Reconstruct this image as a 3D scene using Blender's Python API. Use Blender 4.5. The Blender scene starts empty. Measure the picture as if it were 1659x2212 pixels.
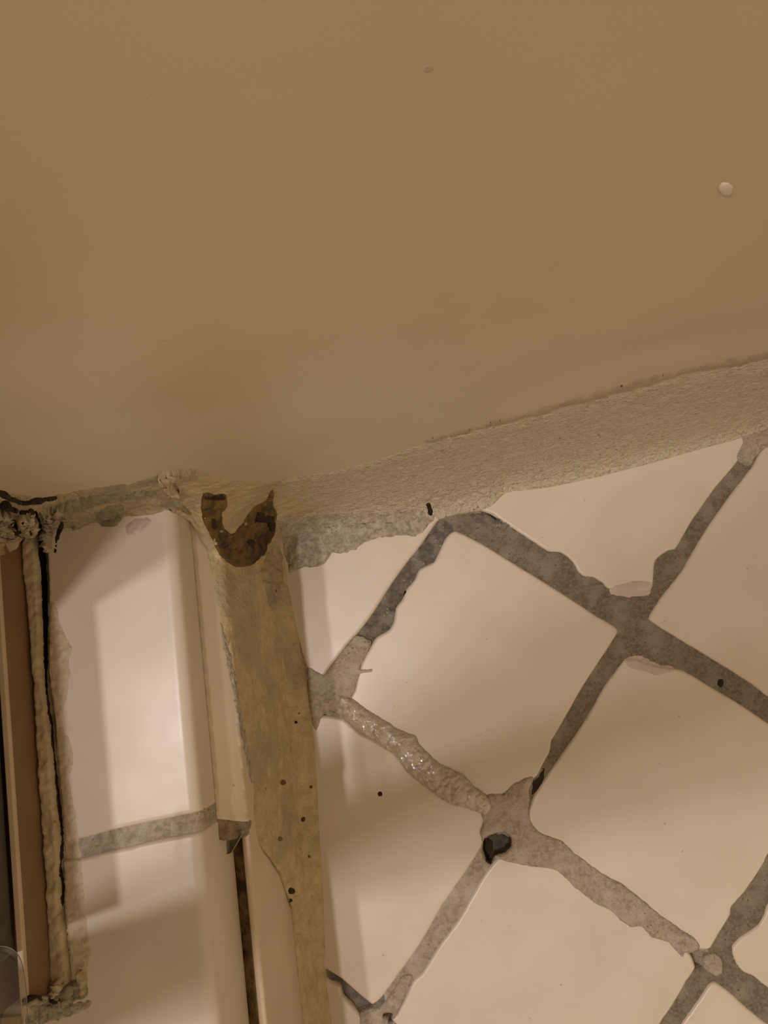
import bpy, math, random
import numpy as np
from mathutils import Vector, Matrix
from mathutils.bvhtree import BVHTree

sc = bpy.context.scene
col = sc.collection

# ------------------------------------------------------------------ camera
W_PX, H_PX, F_PX = 1659.0, 2212.0, 1661.0
_r = np.array([2.9827538250431074, -0.3148818021044807, -0.15946090184576417])
_t = np.linalg.norm(_r); _k = _r/_t
_K = np.array([[0, -_k[2], _k[1]], [_k[2], 0, -_k[0]], [-_k[1], _k[0], 0]])
RM = np.eye(3) + math.sin(_t)*_K + (1-math.cos(_t))*_K@_K      # rows: image right, image down, view
CAM = np.array([0.0042664, -0.05286858, 0.39104298])
cd = bpy.data.cameras.new('camera'); cam = bpy.data.objects.new('camera', cd); col.objects.link(cam)
cd.sensor_fit = 'HORIZONTAL'; cd.sensor_width = 36.0; cd.lens = 36.0*F_PX/W_PX
cd.clip_start = .005
m3 = Matrix(((RM[0][0], -RM[1][0], -RM[2][0]), (RM[0][1], -RM[1][1], -RM[2][1]), (RM[0][2], -RM[1][2], -RM[2][2])))
cam.matrix_world = Matrix.Translation(Vector(CAM.tolist())) @ m3.to_4x4()
sc.camera = cam

# ------------------------------------------------------------------ light
LAMP_WATT = 27.0
LAMPS = [(-0.69, -0.215, 1.62), (-0.43, -0.228, 1.62)]
LAMP_COL = (1.0, 0.94, 0.90)
WORLD_COL = (1.0, 0.765, 0.48); WORLD_STR = 0.55
sc.view_settings.view_transform = 'Standard'
sc.view_settings.look = 'None'
sc.view_settings.gamma = 1.0
sc.view_settings.exposure = 0.0
sc.view_settings.use_curve_mapping = False
w = bpy.data.worlds.new('room_light'); sc.world = w; w.use_nodes = True
w.node_tree.nodes['Background'].inputs[0].default_value = WORLD_COL + (1,)
_tc = w.node_tree.nodes.new('ShaderNodeTexCoord'); _sx = w.node_tree.nodes.new('ShaderNodeSeparateXYZ'); _mr = w.node_tree.nodes.new('ShaderNodeMapRange')
w.node_tree.links.new(_tc.outputs['Generated'], _sx.inputs[0]); w.node_tree.links.new(_sx.outputs['X'], _mr.inputs['Value'])
_mr.inputs['From Min'].default_value = -.8; _mr.inputs['From Max'].default_value = .8            # ambient dimmed from the left, added to darken that side of the wall
_mr.inputs['To Min'].default_value = WORLD_STR*.72; _mr.inputs['To Max'].default_value = WORLD_STR*1.22
w.node_tree.links.new(_mr.outputs[0], w.node_tree.nodes['Background'].inputs[1])
for i, p in enumerate(LAMPS):
    ld = bpy.data.lights.new('ceiling_bulb_light', 'POINT'); ld.energy = LAMP_WATT; ld.color = LAMP_COL
    ld.shadow_soft_size = 0.028
    lo = bpy.data.objects.new('ceiling_bulb_light', ld); lo.location = p; col.objects.link(lo)

# ------------------------------------------------------------------ numeric helpers
def ray(x, y):
    return RM.T @ np.array([(x-W_PX/2)/F_PX, (y-H_PX/2)/F_PX, 1.0])
def at(x, y, z=0.0):                       # the point at height z seen at photo position x, y
    d = ray(x, y); return CAM + d*((z-CAM[2])/d[2])
def onp(x, y, P, n):
    d = ray(x, y); return CAM + d*(((P-CAM)@n)/(d@n))

def _hash(ix, iy, iz, seed):
    h = (ix*374761393 + iy*668265263 + iz*2147483647 + seed*1274126177) & 0xFFFFFFFF
    h = ((h ^ (h >> 13))*1274126177) & 0xFFFFFFFF
    h = ((h ^ (h >> 16))*2246822519) & 0xFFFFFFFF
    return ((h ^ (h >> 15)) & 0xFFFFFF)/float(0xFFFFFF)
def vnoise(P, scale, seed=0):              # value noise, -1..1; P (...,3) in metres, scale = lump size
    Q = np.asarray(P)/scale; I = np.floor(Q).astype(np.int64); Fr = Q-I; Fr = Fr*Fr*(3-2*Fr)
    out = 0
    for dx in (0, 1):
        for dy in (0, 1):
            for dz in (0, 1):
                wgt = (Fr[..., 0] if dx else 1-Fr[..., 0])*(Fr[..., 1] if dy else 1-Fr[..., 1])*(Fr[..., 2] if dz else 1-Fr[..., 2])
                out = out + wgt*_hash(I[..., 0]+dx, I[..., 1]+dy, I[..., 2]+dz, seed)
    return out*2-1
def fbm(P, scale, seed=0, o=3):
    s = 0; a = 1.0; t = 0
    for k in range(o):
        s = s + a*vnoise(P, scale/(2.03**k), seed+k*7); t += a; a *= .5
    return s/t
def smooth_poly(pts, sub=4):               # Catmull-Rom round a closed outline
    P = np.array(pts, float); n = len(P); out = []
    for i in range(n):
        p0, p1, p2, p3 = P[i-1], P[i], P[(i+1) % n], P[(i+2) % n]
        L = np.linalg.norm(p2-p1)
        k = 1 if L > 60 and sub > 1 and False else sub
        for j in range(k):
            t = j/k
            a = .5*(2*p1+(p2-p0)*t+(2*p0-5*p1+4*p2-p3)*t*t+(3*p1-p0-3*p2+p3)*t**3)
            b = p1+(p2-p1)*t
            out.append(.55*a+.45*b)
    return np.array(out)
def sdf_poly(Q, poly):                     # signed distance, positive inside
    Q = np.asarray(Q); d2 = np.full(len(Q), 1e18); ins = np.zeros(len(Q), bool)
    n = len(poly)
    for i in range(n):
        a, b = poly[i], poly[(i+1) % n]; e = b-a; w_ = Q-a
        t = np.clip((w_@e)/(e@e+1e-18), 0, 1); r = w_-np.outer(t, e)
        d2 = np.minimum(d2, (r*r).sum(1))
        c = (a[1] <= Q[:, 1]) != (b[1] <= Q[:, 1])
        with np.errstate(divide='ignore', invalid='ignore'):
            xs = a[0]+(Q[:, 1]-a[1])/(b[1]-a[1]+1e-30)*e[0]
        ins ^= c & (Q[:, 0] < xs)
    d = np.sqrt(d2); return np.where(ins, d, -d)

SOLID = {}                                 # key -> (verts, faces) kept for laying things on surfaces
def mesh_obj(name, V, F, mat, parent=None, key=None, smooth=True, origin=None):
    V = np.asarray(V, float)
    o0 = V.mean(0) if origin is None else np.asarray(origin, float)
    if parent is not None: o0 = np.array(parent.location)
    me = bpy.data.meshes.new(name)
    me.from_pydata((V-o0).tolist(), [], [list(map(int, f)) for f in F])
    me.update()
    if smooth: me.polygons.foreach_set('use_smooth', [True]*len(me.polygons))
    me.materials.append(mat)
    o = bpy.data.objects.new(name, me); col.objects.link(o)
    if parent is not None: o.parent = parent
    else: o.location = o0.tolist()
    if key: SOLID[key] = (V, [list(map(int, f)) for f in F])
    return o
_BV = {}
def bvh(keys):
    kk = tuple(keys)
    if kk not in _BV: _BV[kk] = _bvh(keys)
    return _BV[kk]
def _bvh(keys):
    VV = []; FF = []; n = 0
    for k in keys:
        V, F = SOLID[k]; VV += [tuple(v) for v in V]; FF += [[i+n for i in f] for f in F]; n += len(V)
    return BVHTree.FromPolygons(VV, FF)
def hit(tree, x, y):
    d = ray(x, y); d = d/np.linalg.norm(d)
    h = tree.ray_cast(Vector(CAM), Vector(d))
    if h[0] is None: return None, None
    n = np.array(h[1]); p = np.array(h[0])
    if n@d > 0: n = -n
    return p, n
def grid_clip(A, B, S, hfun, to3, skirt, eps):
    """grid A,B; S signed distance; keep cells inside, pull the rim onto the outline, add a skirt."""
    ny, nx = A.shape
    st = abs(A[0, 1]-A[0, 0])
    gy, gx = np.gradient(S, st); g2 = gx*gx+gy*gy+1e-9
    snap = np.abs(S) < .72*st
    A2 = np.where(snap, A-S*gx/g2, A); B2 = np.where(snap, B-S*gy/g2, B); S2 = np.where(snap, 0.0, S)
    keep = S2 >= -1e-12
    q = keep[:-1, :-1] & keep[1:, :-1] & keep[:-1, 1:] & keep[1:, 1:]
    cen = (S2[:-1, :-1]+S2[1:, :-1]+S2[:-1, 1:]+S2[1:, 1:]) > 1e-9
    q &= cen
    used = np.zeros((ny, nx), bool)
    used[:-1, :-1] |= q; used[1:, :-1] |= q; used[:-1, 1:] |= q; used[1:, 1:] |= q
    idx = -np.ones((ny, nx), int); idx[used] = np.arange(used.sum())
    a = A2[used]; b = B2[used]; s = S2[used]
    V = to3(a, b, hfun(a, b, s))
    jj, ii = np.nonzero(q)
    F = np.stack([idx[jj, ii], idx[jj, ii+1], idx[jj+1, ii+1], idx[jj+1, ii]], 1)
    F = F.tolist()
    if skirt:
        cnt = {}
        for f in F:
            for k in range(4):
                cnt[(f[k], f[(k+1) % 4])] = 1
        rim = [(u, v) for (u, v) in cnt if (v, u) not in cnt]
        low = to3(a, b, np.full(len(a), -skirt)); base = len(V); mp = {}; extra = []
        for u, v in rim:
            for k in (u, v):
                if k not in mp: mp[k] = base+len(extra); extra.append(low[k])
            F.append([v, u, mp[u], mp[v]])
        if extra: V = np.vstack([V, np.array(extra)])
    return V, F
def slab(name, px, z, mat, parent=None, key=None, res=.0007, rad=.0015, thick=.007, amp=.0, ascale=.01, seed=1,
         hfun=None, warp=0.0, wscale=.003, sub=4, holes=(), world_poly=None):
    """outline (photo positions read on the plane of height z) made into a solid with rounded rim"""
    poly = np.array([at(x, y, z)[:2] for x, y in (smooth_poly(px, sub) if sub > 1 else px)]) if world_poly is None else world_poly
    lo = poly.min(0)-3*res; hi = poly.max(0)+3*res
    A, B = np.meshgrid(np.arange(lo[0], hi[0], res), np.arange(lo[1], hi[1], res))
    Q = np.stack([A.ravel(), B.ravel()], 1); S = sdf_poly(Q, poly)
    for hp in holes:
        hpoly = np.array([at(x, y, z)[:2] for x, y in smooth_poly(hp, 3)])
        S = np.minimum(S, -sdf_poly(Q, hpoly))
    if warp: S = S+warp*fbm(np.c_[Q, np.zeros(len(Q))], wscale, seed+50)
    S = S.reshape(A.shape)
    def h0(a, b, s):
        t = np.clip(s/rad, 0, 1)
        h = -rad*(1-np.sqrt(np.clip(1-(1-t)**2, 0, 1)))
        if amp: h = h+amp*fbm(np.c_[a, b, a*0], ascale, seed)*np.clip(s/rad, 0, 1)
        return h
    to3 = lambda a, b, h: np.c_[a, b, z+h]
    V, F = grid_clip(A, B, S, hfun or h0, to3, thick, 0)
    return mesh_obj(name, V, F, mat, parent, key)
def patch(name, px, keys, mat, parent=None, key=None, step=3.0, H=.0004, edge=8.0, amp=.0002, ascale=.002, seed=3, warp=4.0, wscale=14.0, sub=4, dome=False):
    """a thin layer lying on the surfaces named by keys"""
    tree = bvh(keys); poly = smooth_poly(px, sub)
    lo = poly.min(0)-3*step; hi = poly.max(0)+3*step
    A, B = np.meshgrid(np.arange(lo[0], hi[0], step), np.arange(lo[1], hi[1], step))
    Q = np.stack([A.ravel(), B.ravel()], 1); S = sdf_poly(Q, poly)
    if warp: S = S+warp*fbm(np.c_[Q, np.zeros(len(Q))], wscale, seed+9)
    S = S.reshape(A.shape)
    def to3(a, b, h):
        out = []
        for x, y, hh in zip(a, b, h):
            p, n = hit(tree, x, y)
            if p is None: p = at(x, y, 0); n = np.array([0, 0, 1.])
            out.append(p+n*hh)
        return np.array(out)
    def hf(a, b, s):
        t = np.clip(s/edge, 0, 1); pr = np.sqrt(t*(2-t))
        nz = fbm(np.c_[a, b, a*0]*.00022, ascale, seed)
        return -.00012+(H+.00012)*pr+amp*nz*pr
    V, F = grid_clip(A, B, S, hf, to3, 0, 0)
    # thickness: a short rim that runs back into the surface
    return mesh_obj(name, V, F, mat, parent, key)
def resample(P, n):
    P = np.asarray(P, float); d = np.r_[0, np.cumsum(np.linalg.norm(np.diff(P, axis=0), axis=1))]
    return d
def loft(name, tops, mids, bots, mat, parent=None, key=None, nu=300, nv=40, amp=.0004, ascale=.003, seed=5, bulge=0.0, lumps=None, press=.0004, ramp=None, extra=None):
    T, M, B_ = (np.asarray(a, float) for a in (tops, mids, bots))
    d = np.r_[0, np.cumsum(np.linalg.norm(np.diff((T+B_)/2, axis=0), axis=1))]; d /= d[-1]
    u = np.linspace(0, 1, nu)
    def ip(A):
        R_ = np.stack([np.interp(u, d, A[:, k]) for k in range(3)], 1); w_ = max(3, nu//40)
        Pd = np.vstack([np.repeat(R_[:1], w_, 0), R_, np.repeat(R_[-1:], w_, 0)])
        ker = np.hanning(2*w_+1); ker /= ker.sum()
        return np.stack([np.convolve(Pd[:, k], ker, 'valid') for k in range(3)], 1)
    v = np.linspace(0, 1, nv)[None, :, None]
    if extra is None:
        T, M, B_ = ip(T), ip(M), ip(B_)
        P = (1-v)**2*T[:, None]+2*v*(1-v)*M[:, None]+v*v*B_[:, None]
    else:                                   # several control rows: a rounded polyline
        rows = np.stack([ip(np.asarray(r, float)) for r in [tops]+list(extra)+[bots]], 1)      # nu, k, 3
        L_ = np.r_[[np.zeros(nu)], np.cumsum(np.linalg.norm(np.diff(rows, axis=1), axis=2), axis=1).T].T
        L_ /= L_[:, -1:]
        P = np.zeros((nu, nv, 3))
        for i in range(nu):
            for k in range(3): P[i, :, k] = np.interp(v[0, :, 0], L_[i], rows[i, :, k])
        for _ in range(10):
            P[:, 1:-1] = .25*P[:, :-2]+.5*P[:, 1:-1]+.25*P[:, 2:]
    du = np.gradient(P, axis=0); dv = np.gradient(P, axis=1); N = np.cross(du, dv)
    N /= np.linalg.norm(N, axis=2, keepdims=True)+1e-12
    tocam = CAM-P; sg = np.sign((N*tocam).sum(2)).mean(); N = N*(1 if sg > 0 else -1)
    v1 = v[0, :, 0]; env = np.clip(np.minimum(v1, 1-v1)/.10, 0, 1); env = np.sqrt(env*(2-env))[None, :]
    nz = amp*(fbm(P, ascale, seed)+.45*fbm(P, ascale*.3, seed+31))
    if ramp is not None: nz = nz*np.interp(u, ramp[0], ramp[1])[:, None]
    h = nz*(0.35+.65*env)+bulge*env-press*(1-env)
    P = P+N*h[..., None]
    V = P.reshape(-1, 3)
    # close the bead behind: one extra row at the seam
    F = [[i*nv+j, i*nv+j+1, (i+1)*nv+j+1, (i+1)*nv+j] for i in range(nu-1) for j in range(nv-1)]
    if sg < 0: F = [f[::-1] for f in F]
    return mesh_obj(name, V, F, mat, parent, key)

def tag(o, label=None, cat=None, group=None, kind=None):
    if label: o['label'] = label
    if cat: o['category'] = cat
    if group: o['group'] = group
    if kind: o['kind'] = kind
    return o
def empty(name, loc, label, cat, group=None):
    o = bpy.data.objects.new(name, None); col.objects.link(o); o.location = loc; o.empty_display_size = .02
    return tag(o, label, cat, group)

# ------------------------------------------------------------------ materials
def mat(name, c1, c2, scale=60, rough=.5, bump=.2, bscale=400, spec=.4, specks=None, coat=0, c3=None, s3=20, dist=.0006, rvar=0.0, metallic=0.0, detail=4, bump2=None, bdet=5):
    m = bpy.data.materials.new(name); m.use_nodes = True; nt = m.node_tree; nd = nt.nodes; L = nt.links
    b = nd['Principled BSDF']; geo = nd.new('ShaderNodeNewGeometry')
    def noise(s, det=4, r=.55):
        n = nd.new('ShaderNodeTexNoise'); n.inputs['Scale'].default_value = s; n.inputs['Detail'].default_value = det
        n.inputs['Roughness'].default_value = r; L.new(geo.outputs['Position'], n.inputs['Vector']); return n
    def ramp(src, a, b_):
        r = nd.new('ShaderNodeMapRange'); r.inputs['From Min'].default_value = a; r.inputs['From Max'].default_value = b_
        L.new(src, r.inputs['Value']); return r.outputs['Result']
    def mix(f, a, b_):
        x = nd.new('ShaderNodeMix'); x.data_type = 'RGBA'
        L.new(f, x.inputs[0])
        for i, c in ((6, a), (7, b_)):
            if isinstance(c, tuple): x.inputs[i].default_value = c+(1,)
            else: L.new(c, x.inputs[i])
        return x.outputs[2]
    n1 = noise(scale, detail)
    c = mix(ramp(n1.outputs['Fac'], .36, .64), c1, c2)
    if c3: c = mix(ramp(noise(s3, 3).outputs['Fac'], .48, .66), c, c3)
    if specks:
        for (sc_, thr, colr, ss) in specks:
            vo = nd.new('ShaderNodeTexVoronoi'); vo.inputs['Scale'].default_value = sc_
            L.new(geo.outputs['Position'], vo.inputs['Vector'])
            dd = ramp(vo.outputs['Distance'], thr, thr*.55)
            gate = ramp(noise(ss, 3).outputs['Fac'], .5, .58)
            mu = nd.new('ShaderNodeMath'); mu.operation = 'MULTIPLY'; L.new(dd, mu.inputs[0]); L.new(gate, mu.inputs[1])
            sep = nd.new('ShaderNodeSeparateColor'); L.new(vo.outputs['Color'], sep.inputs[0])
            g2 = ramp(sep.outputs[0], .5, .6); mu2 = nd.new('ShaderNodeMath'); mu2.operation = 'MULTIPLY'
            L.new(mu.outputs[0], mu2.inputs[0]); L.new(g2, mu2.inputs[1])
            c = mix(mu2.outputs[0], c, colr)
    L.new(c, b.inputs['Base Color'])
    b.inputs['Roughness'].default_value = rough; b.inputs['Metallic'].default_value = metallic
    b.inputs['Specular IOR Level'].default_value = spec
    b.inputs['Coat Weight'].default_value = coat; b.inputs['Coat Roughness'].default_value = .25 if coat < .55 else .08
    if rvar:
        rr = nd.new('ShaderNodeMapRange'); L.new(noise(scale*.7, 3).outputs['Fac'], rr.inputs['Value'])
        rr.inputs['From Min'].default_value = .35; rr.inputs['From Max'].default_value = .65
        rr.inputs['To Min'].default_value = max(0.03, rough-rvar); rr.inputs['To Max'].default_value = rough+rvar
        L.new(rr.outputs['Result'], b.inputs['Roughness'])
    if bump:
        bn = nd.new('ShaderNodeBump'); bn.inputs['Strength'].default_value = bump; bn.inputs['Distance'].default_value = dist
        L.new(noise(bscale, bdet, .6).outputs['Fac'], bn.inputs['Height'])
        if bump2:
            b2 = nd.new('ShaderNodeBump'); b2.inputs['Strength'].default_value = bump2[0]; b2.inputs['Distance'].default_value = bump2[2]
            L.new(noise(bump2[1], 2, .5).outputs['Fac'], b2.inputs['Height']); L.new(bn.outputs['Normal'], b2.inputs['Normal'])
            L.new(b2.outputs['Normal'], b.inputs['Normal'])
        else:
            L.new(bn.outputs['Normal'], b.inputs['Normal'])
    return m
M = {}
TILE = (.62, .52, .425)
M['tile'] = mat('glazed_tile', TILE, (.59, .49, .395), 35, .34, .12, 1500, .38, specks=[(160, .10, (.42, .33, .25), 60)], dist=.00008, bump2=(.25, 22, .0006), rvar=.05)
M['curb_tile'] = mat('glazed_curb_tile', (.62, .51, .42), (.58, .475, .385), 40, .36, .12, 1500, .38, dist=.00008, bump2=(.2, 25, .0005), rvar=.04)
M['wall'] = mat('wall_panel', (.53, .42, .285), (.50, .39, .26), 16, .45, .22, 1300, .25, c3=(.55, .435, .305), s3=9, dist=.0001, bump2=(.2, 14, .0012), specks=[(38, .07, (.44, .34, .24), 12)])
M['grout'] = mat('damp_grout', (.31, .245, .17), (.18, .14, .095), 700, .5, 1, 1100, .45, specks=[(900, .25, (.42, .38, .33), 120), (420, .18, (.07, .05, .035), 90)], dist=.0016, c3=(.35, .285, .21), s3=90)
M['grout_dirty'] = mat('dirty_rough_grout', (.17, .14, .105), (.09, .075, .06), 420, .45, 1, 700, .5, specks=[(600, .3, (.40, .37, .33), 140)], dist=.0012, c3=(.23, .20, .165), s3=130)
M['grout_pale'] = mat('pale_smeared_grout', (.52, .435, .33), (.35, .28, .20), 520, .45, 1, 900, .45, specks=[(460, .22, (.16, .12, .085), 110), (700, .22, (.62, .57, .5), 140)], dist=.0016, c3=(.54, .46, .37), s3=90)
M['grout_wet'] = mat('wet_pale_grout', (.48, .41, .31), (.33, .27, .19), 420, .10, .8, 420, .9, bdet=1.5, coat=.6, dist=.0016, c3=(.42, .37, .30), s3=90, specks=[(420, .16, (.2, .14, .1), 70)])
M['caulk'] = mat('rough_caulk', (.68, .575, .43), (.50, .41, .29), 620, .62, 1.0, 620, .3, specks=[(230, .17, (.10, .065, .035), 42), (420, .22, (.22, .14, .08), 50), (560, .2, (.16, .10, .06), 60), (700, .2, (.62, .57, .46), 90)], dist=.0022, c3=(.60, .52, .40), s3=90, bump2=(.8, 230, .0022))
M['caulk_smooth'] = mat('smoothed_caulk', (.53, .405, .245), (.43, .315, .175), 190, .5, .9, 480, .32, specks=[(130, .10, (.14, .085, .035), 30), (420, .14, (.22, .14, .06), 50)], dist=.0010, c3=(.38, .295, .18), s3=45, bump2=(.6, 120, .0018))
M['caulk_dirty'] = mat('dirty_caulk', (.42, .33, .205), (.33, .255, .15), 150, .55, .9, 500, .3, specks=[(220, .2, (.10, .065, .03), 50)], dist=.0008, c3=(.26, .22, .15), s3=70, bump2=(.7, 160, .0015))
M['smear'] = mat('grey_caulk_film', (.47, .39, .29), (.30, .25, .18), 650, .6, 1, 620, .3, specks=[(520, .25, (.16, .13, .09), 80)], dist=.0018, c3=(.53, .46, .36), s3=260)
M['residue'] = mat('beige_caulk_residue', (.49, .385, .25), (.40, .31, .19), 170, .5, .8, 460, .3, dist=.0006, specks=[(260, .17, (.14, .09, .04), 60)], c3=(.34, .27, .16), s3=90)
M['brown'] = mat('brown_mouldy_residue', (.18, .105, .018), (.09, .048, .008), 150, .5, 1, 420, .3, dist=.001, c3=(.03, .016, .004), s3=95, rvar=.1)
M['dark'] = mat('dirt_and_gap_shade', (.035, .022, .010), (.015, .009, .004), 300, .7, .6, 400, .2)  # serves dirt, and also shade painted into cracks, slits and pits
M['mould'] = mat('grey_green_mould', (.20, .17, .105), (.30, .245, .16), 260, .6, .8, 500, .25, specks=[(500, .25, (.07, .06, .035), 120)])
M['film'] = mat('mauve_film', (.50, .39, .33), (.44, .34, .285), 90, .4, .2, 600, .35)
M['filler'] = mat('smooth_filler', (.575, .465, .345), (.54, .43, .31), 45, .42, .3, 500, .3, dist=.0002)
M['plug'] = mat('mouldy_grout', (.30, .235, .15), (.19, .14, .075), 330, .55, 1, 700, .35, dist=.0012)
M['hole'] = mat('shaded_hole', (.10, .08, .055), (.05, .038, .025), 300, .6, 1, 500, .3)  # shade of the cavity, put into the colour
M['edge_glint'] = mat('painted_highlight', (.52, .385, .27), (.48, .35, .24), 60, .35, .1, 700, .4)  # pale colour standing for the highlight on the rail edge
M['lip'] = mat('old_caulk_line', (.40, .30, .20), (.34, .25, .165), 160, .45, .5, 500, .3)
M['black'] = mat('black_gap_shade', (.006, .005, .004), (.01, .007, .005), 300, .9, 0, 400, .05)  # black that stands for the shade inside the open crack
M['thin'] = mat('thin_residue', (.54, .435, .32), (.45, .35, .235), 260, .5, .8, 500, .3, dist=.0007)
M['rail'] = mat('painted_rail_shaded', (.23, .135, .065), (.20, .115, .055), 60, .33, .15, 700, .5, dist=.0001)  # brown darkened for the shade on the rail's side face
M['speck'] = mat('white_speck', (.66, .55, .43), (.62, .51, .40), 60, .4, 0, 700, .5)
M['mark'] = mat('faint_mark', (.44, .335, .235), (.46, .35, .25), 100, .5, 0, 700, .25)
M['brass'] = mat('brass', (.80, .60, .25), (.74, .54, .2), 60, .28, .1, 700, .5, metallic=.8)
M['bar'] = mat('dark_green_gloss', (.030, .036, .030), (.018, .022, .020), 60, .12, .3, 90, .6, coat=.5, dist=.0008)
M['steel'] = mat('dark_metal', (.16, .15, .14), (.12, .115, .11), 60, .3, .1, 700, .5, metallic=.9)
M['core'] = mat('mortar', (.16, .12, .08), (.12, .09, .06), 200, .8, .6, 500, .2)
def glassy(name, c, rough, ior=1.48, trans=1.0):
    m = bpy.data.materials.new(name); m.use_nodes = True; b = m.node_tree.nodes['Principled BSDF']
    b.inputs['Base Color'].default_value = c+(1,); b.inputs['Roughness'].default_value = rough
    b.inputs['Transmission Weight'].default_value = trans; b.inputs['IOR'].default_value = ior
    return m
def thin_glass(name, c, rough=.02):
    m = bpy.data.materials.new(name); m.use_nodes = True; nt = m.node_tree; nt.nodes.remove(nt.nodes['Principled BSDF'])
    t = nt.nodes.new('ShaderNodeBsdfTransparent'); t.inputs[0].default_value = c+(1,)
    g = nt.nodes.new('ShaderNodeBsdfGlossy'); g.inputs['Roughness'].default_value = rough
    f = nt.nodes.new('ShaderNodeFresnel'); f.inputs[0].default_value = 1.45; mx = nt.nodes.new('ShaderNodeMixShader')
    nt.links.new(f.outputs[0], mx.inputs[0]); nt.links.new(t.outputs[0], mx.inputs[1]); nt.links.new(g.outputs[0], mx.inputs[2])
    nt.links.new(mx.outputs[0], nt.nodes['Material Output'].inputs[0]); return m
M['glass'] = thin_glass('clear_shower_glass', (.96, .985, .97))
M['vinyl'] = thin_glass('clear_vinyl', (.90, .885, .86), .12)

# ------------------------------------------------------------------ the main planes
WALL_Y = 0.0145
CURB_H = 0.100
WN = np.array([0, 1., 0]); WP = np.array([0, WALL_Y, 0])
onwall = lambda x, y: onp(x, y, WP, WN)
e_dir = np.array([-.0777, -.997, 0]); e_dir /= np.linalg.norm(e_dir)     # along the curb, away from the wall
n_dir = np.array([-e_dir[1], e_dir[0], 0]);                               # out of the curb, over the floor
if n_dir[0] < 0: n_dir = -n_dir
JZ = CURB_H-.025                                                          # height of the joint under the bullnose
P_NOSE = at(497, 1812, JZ)                                                # outer line of the bullnose
P_FACE = at(538, 1825, JZ)                                                # outer line of the face tile
nose_d = lambda P: (P_NOSE-P)@n_dir                                       # distance inside the bullnose line
def curb_pt(s_from, off):                                                 # helper: point on face line
    return P_FACE+e_dir*s_from+n_dir*off

# ------------------------------------------------------------------ structure
def box(name, lo, hi, m, kind='structure', parent=None, key=None):
    lo = np.array(lo); hi = np.array(hi)
    V = np.array([[lo[0], lo[1], lo[2]], [hi[0], lo[1], lo[2]], [hi[0], hi[1], lo[2]], [lo[0], hi[1], lo[2]],
                  [lo[0], lo[1], hi[2]], [hi[0], lo[1], hi[2]], [hi[0], hi[1], hi[2]], [lo[0], hi[1], hi[2]]])
    F = [[0, 3, 2, 1], [4, 5, 6, 7], [0, 1, 5, 4], [1, 2, 6, 5], [2, 3, 7, 6], [3, 0, 4, 7]]
    o = mesh_obj(name, V, F, m, parent, key, smooth=False)
    if kind: o['kind'] = kind
    return o
def bevel(o, w_=.001, n=3):
    b = o.modifiers.new('bevel', 'BEVEL'); b.width = w_; b.segments = n; b.limit_method = 'ANGLE'
    for p in o.data.polygons: p.use_smooth = True
    wn = o.modifiers.new('wn', 'WEIGHTED_NORMAL'); return o

# wall: one big smooth panel, slightly wavy
def wall():
    xs = np.linspace(-.55, .60, 140); zs = np.linspace(-.03, .95, 120)
    X, Z = np.meshgrid(xs, zs); P = np.stack([X, X*0, Z], -1)
    Y = WALL_Y+.0002*fbm(P, .12, 4, 2)
    Vf = np.stack([X, Y, Z], -1).reshape(-1, 3); nx = len(xs); nz = len(zs)
    F = [[j*nx+i, j*nx+i+1, (j+1)*nx+i+1, (j+1)*nx+i] for j in range(nz-1) for i in range(nx-1)]
    k = len(Vf); c = np.array([[-.55, WALL_Y+.03, -.03], [.6, WALL_Y+.03, -.03], [.6, WALL_Y+.03, .95], [-.55, WALL_Y+.03, .95]])
    V = np.vstack([Vf, c]); F.append([k+3, k+2, k+1, k])
    tl = (nz-1)*nx
    F += [list(range(0, nx))[::-1]+[k, k+1], list(range(tl, tl+nx))+[k+2, k+3],
          [j*nx for j in range(nz)]+[k+3, k], [j*nx+nx-1 for j in range(nz)][::-1]+[k+1, k+2]]
    o = mesh_obj('wall_back', V, F, M['wall'], key='wall'); o['kind'] = 'structure'
wall()
box('floor', (-.55, -.60, -.05), (.60, WALL_Y, -.0085), M['core'], key='floorbed')

# curb core, below its tiles
c0 = P_FACE+e_dir*(-.16)-n_dir*.006; c1 = P_FACE+e_dir*.42-n_dir*.006
def prism(name, pts, z0, z1, m, kind=None, parent=None, key=None, smooth=False):
    n = len(pts); V = [[p[0], p[1], z0] for p in pts]+[[p[0], p[1], z1] for p in pts]
    F = [list(range(n))[::-1], list(range(n, 2*n))]+[[i, (i+1) % n, n+(i+1) % n, n+i] for i in range(n)]
    a = sum(pts[i][0]*pts[(i+1) % n][1]-pts[(i+1) % n][0]*pts[i][1] for i in range(n))
    if a < 0: F = [f[::-1] for f in F]
    o = mesh_obj(name, V, F, m, parent, key, smooth=smooth)
    if kind: o['kind'] = kind
    return o
yb = WALL_Y
def clipw(P):                               # slide a point along the curb so that it stays in front of the wall
    P = np.array(P)
    if P[1] > yb: P = P+e_dir*((yb-P[1])/e_dir[1])
    return P
prism('curb_core_1', [clipw(c0), c1, c1-n_dir*.30, clipw(c0-n_dir*.30)], -.0085, CURB_H-.030, M['core'], 'structure', key='core')

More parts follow.
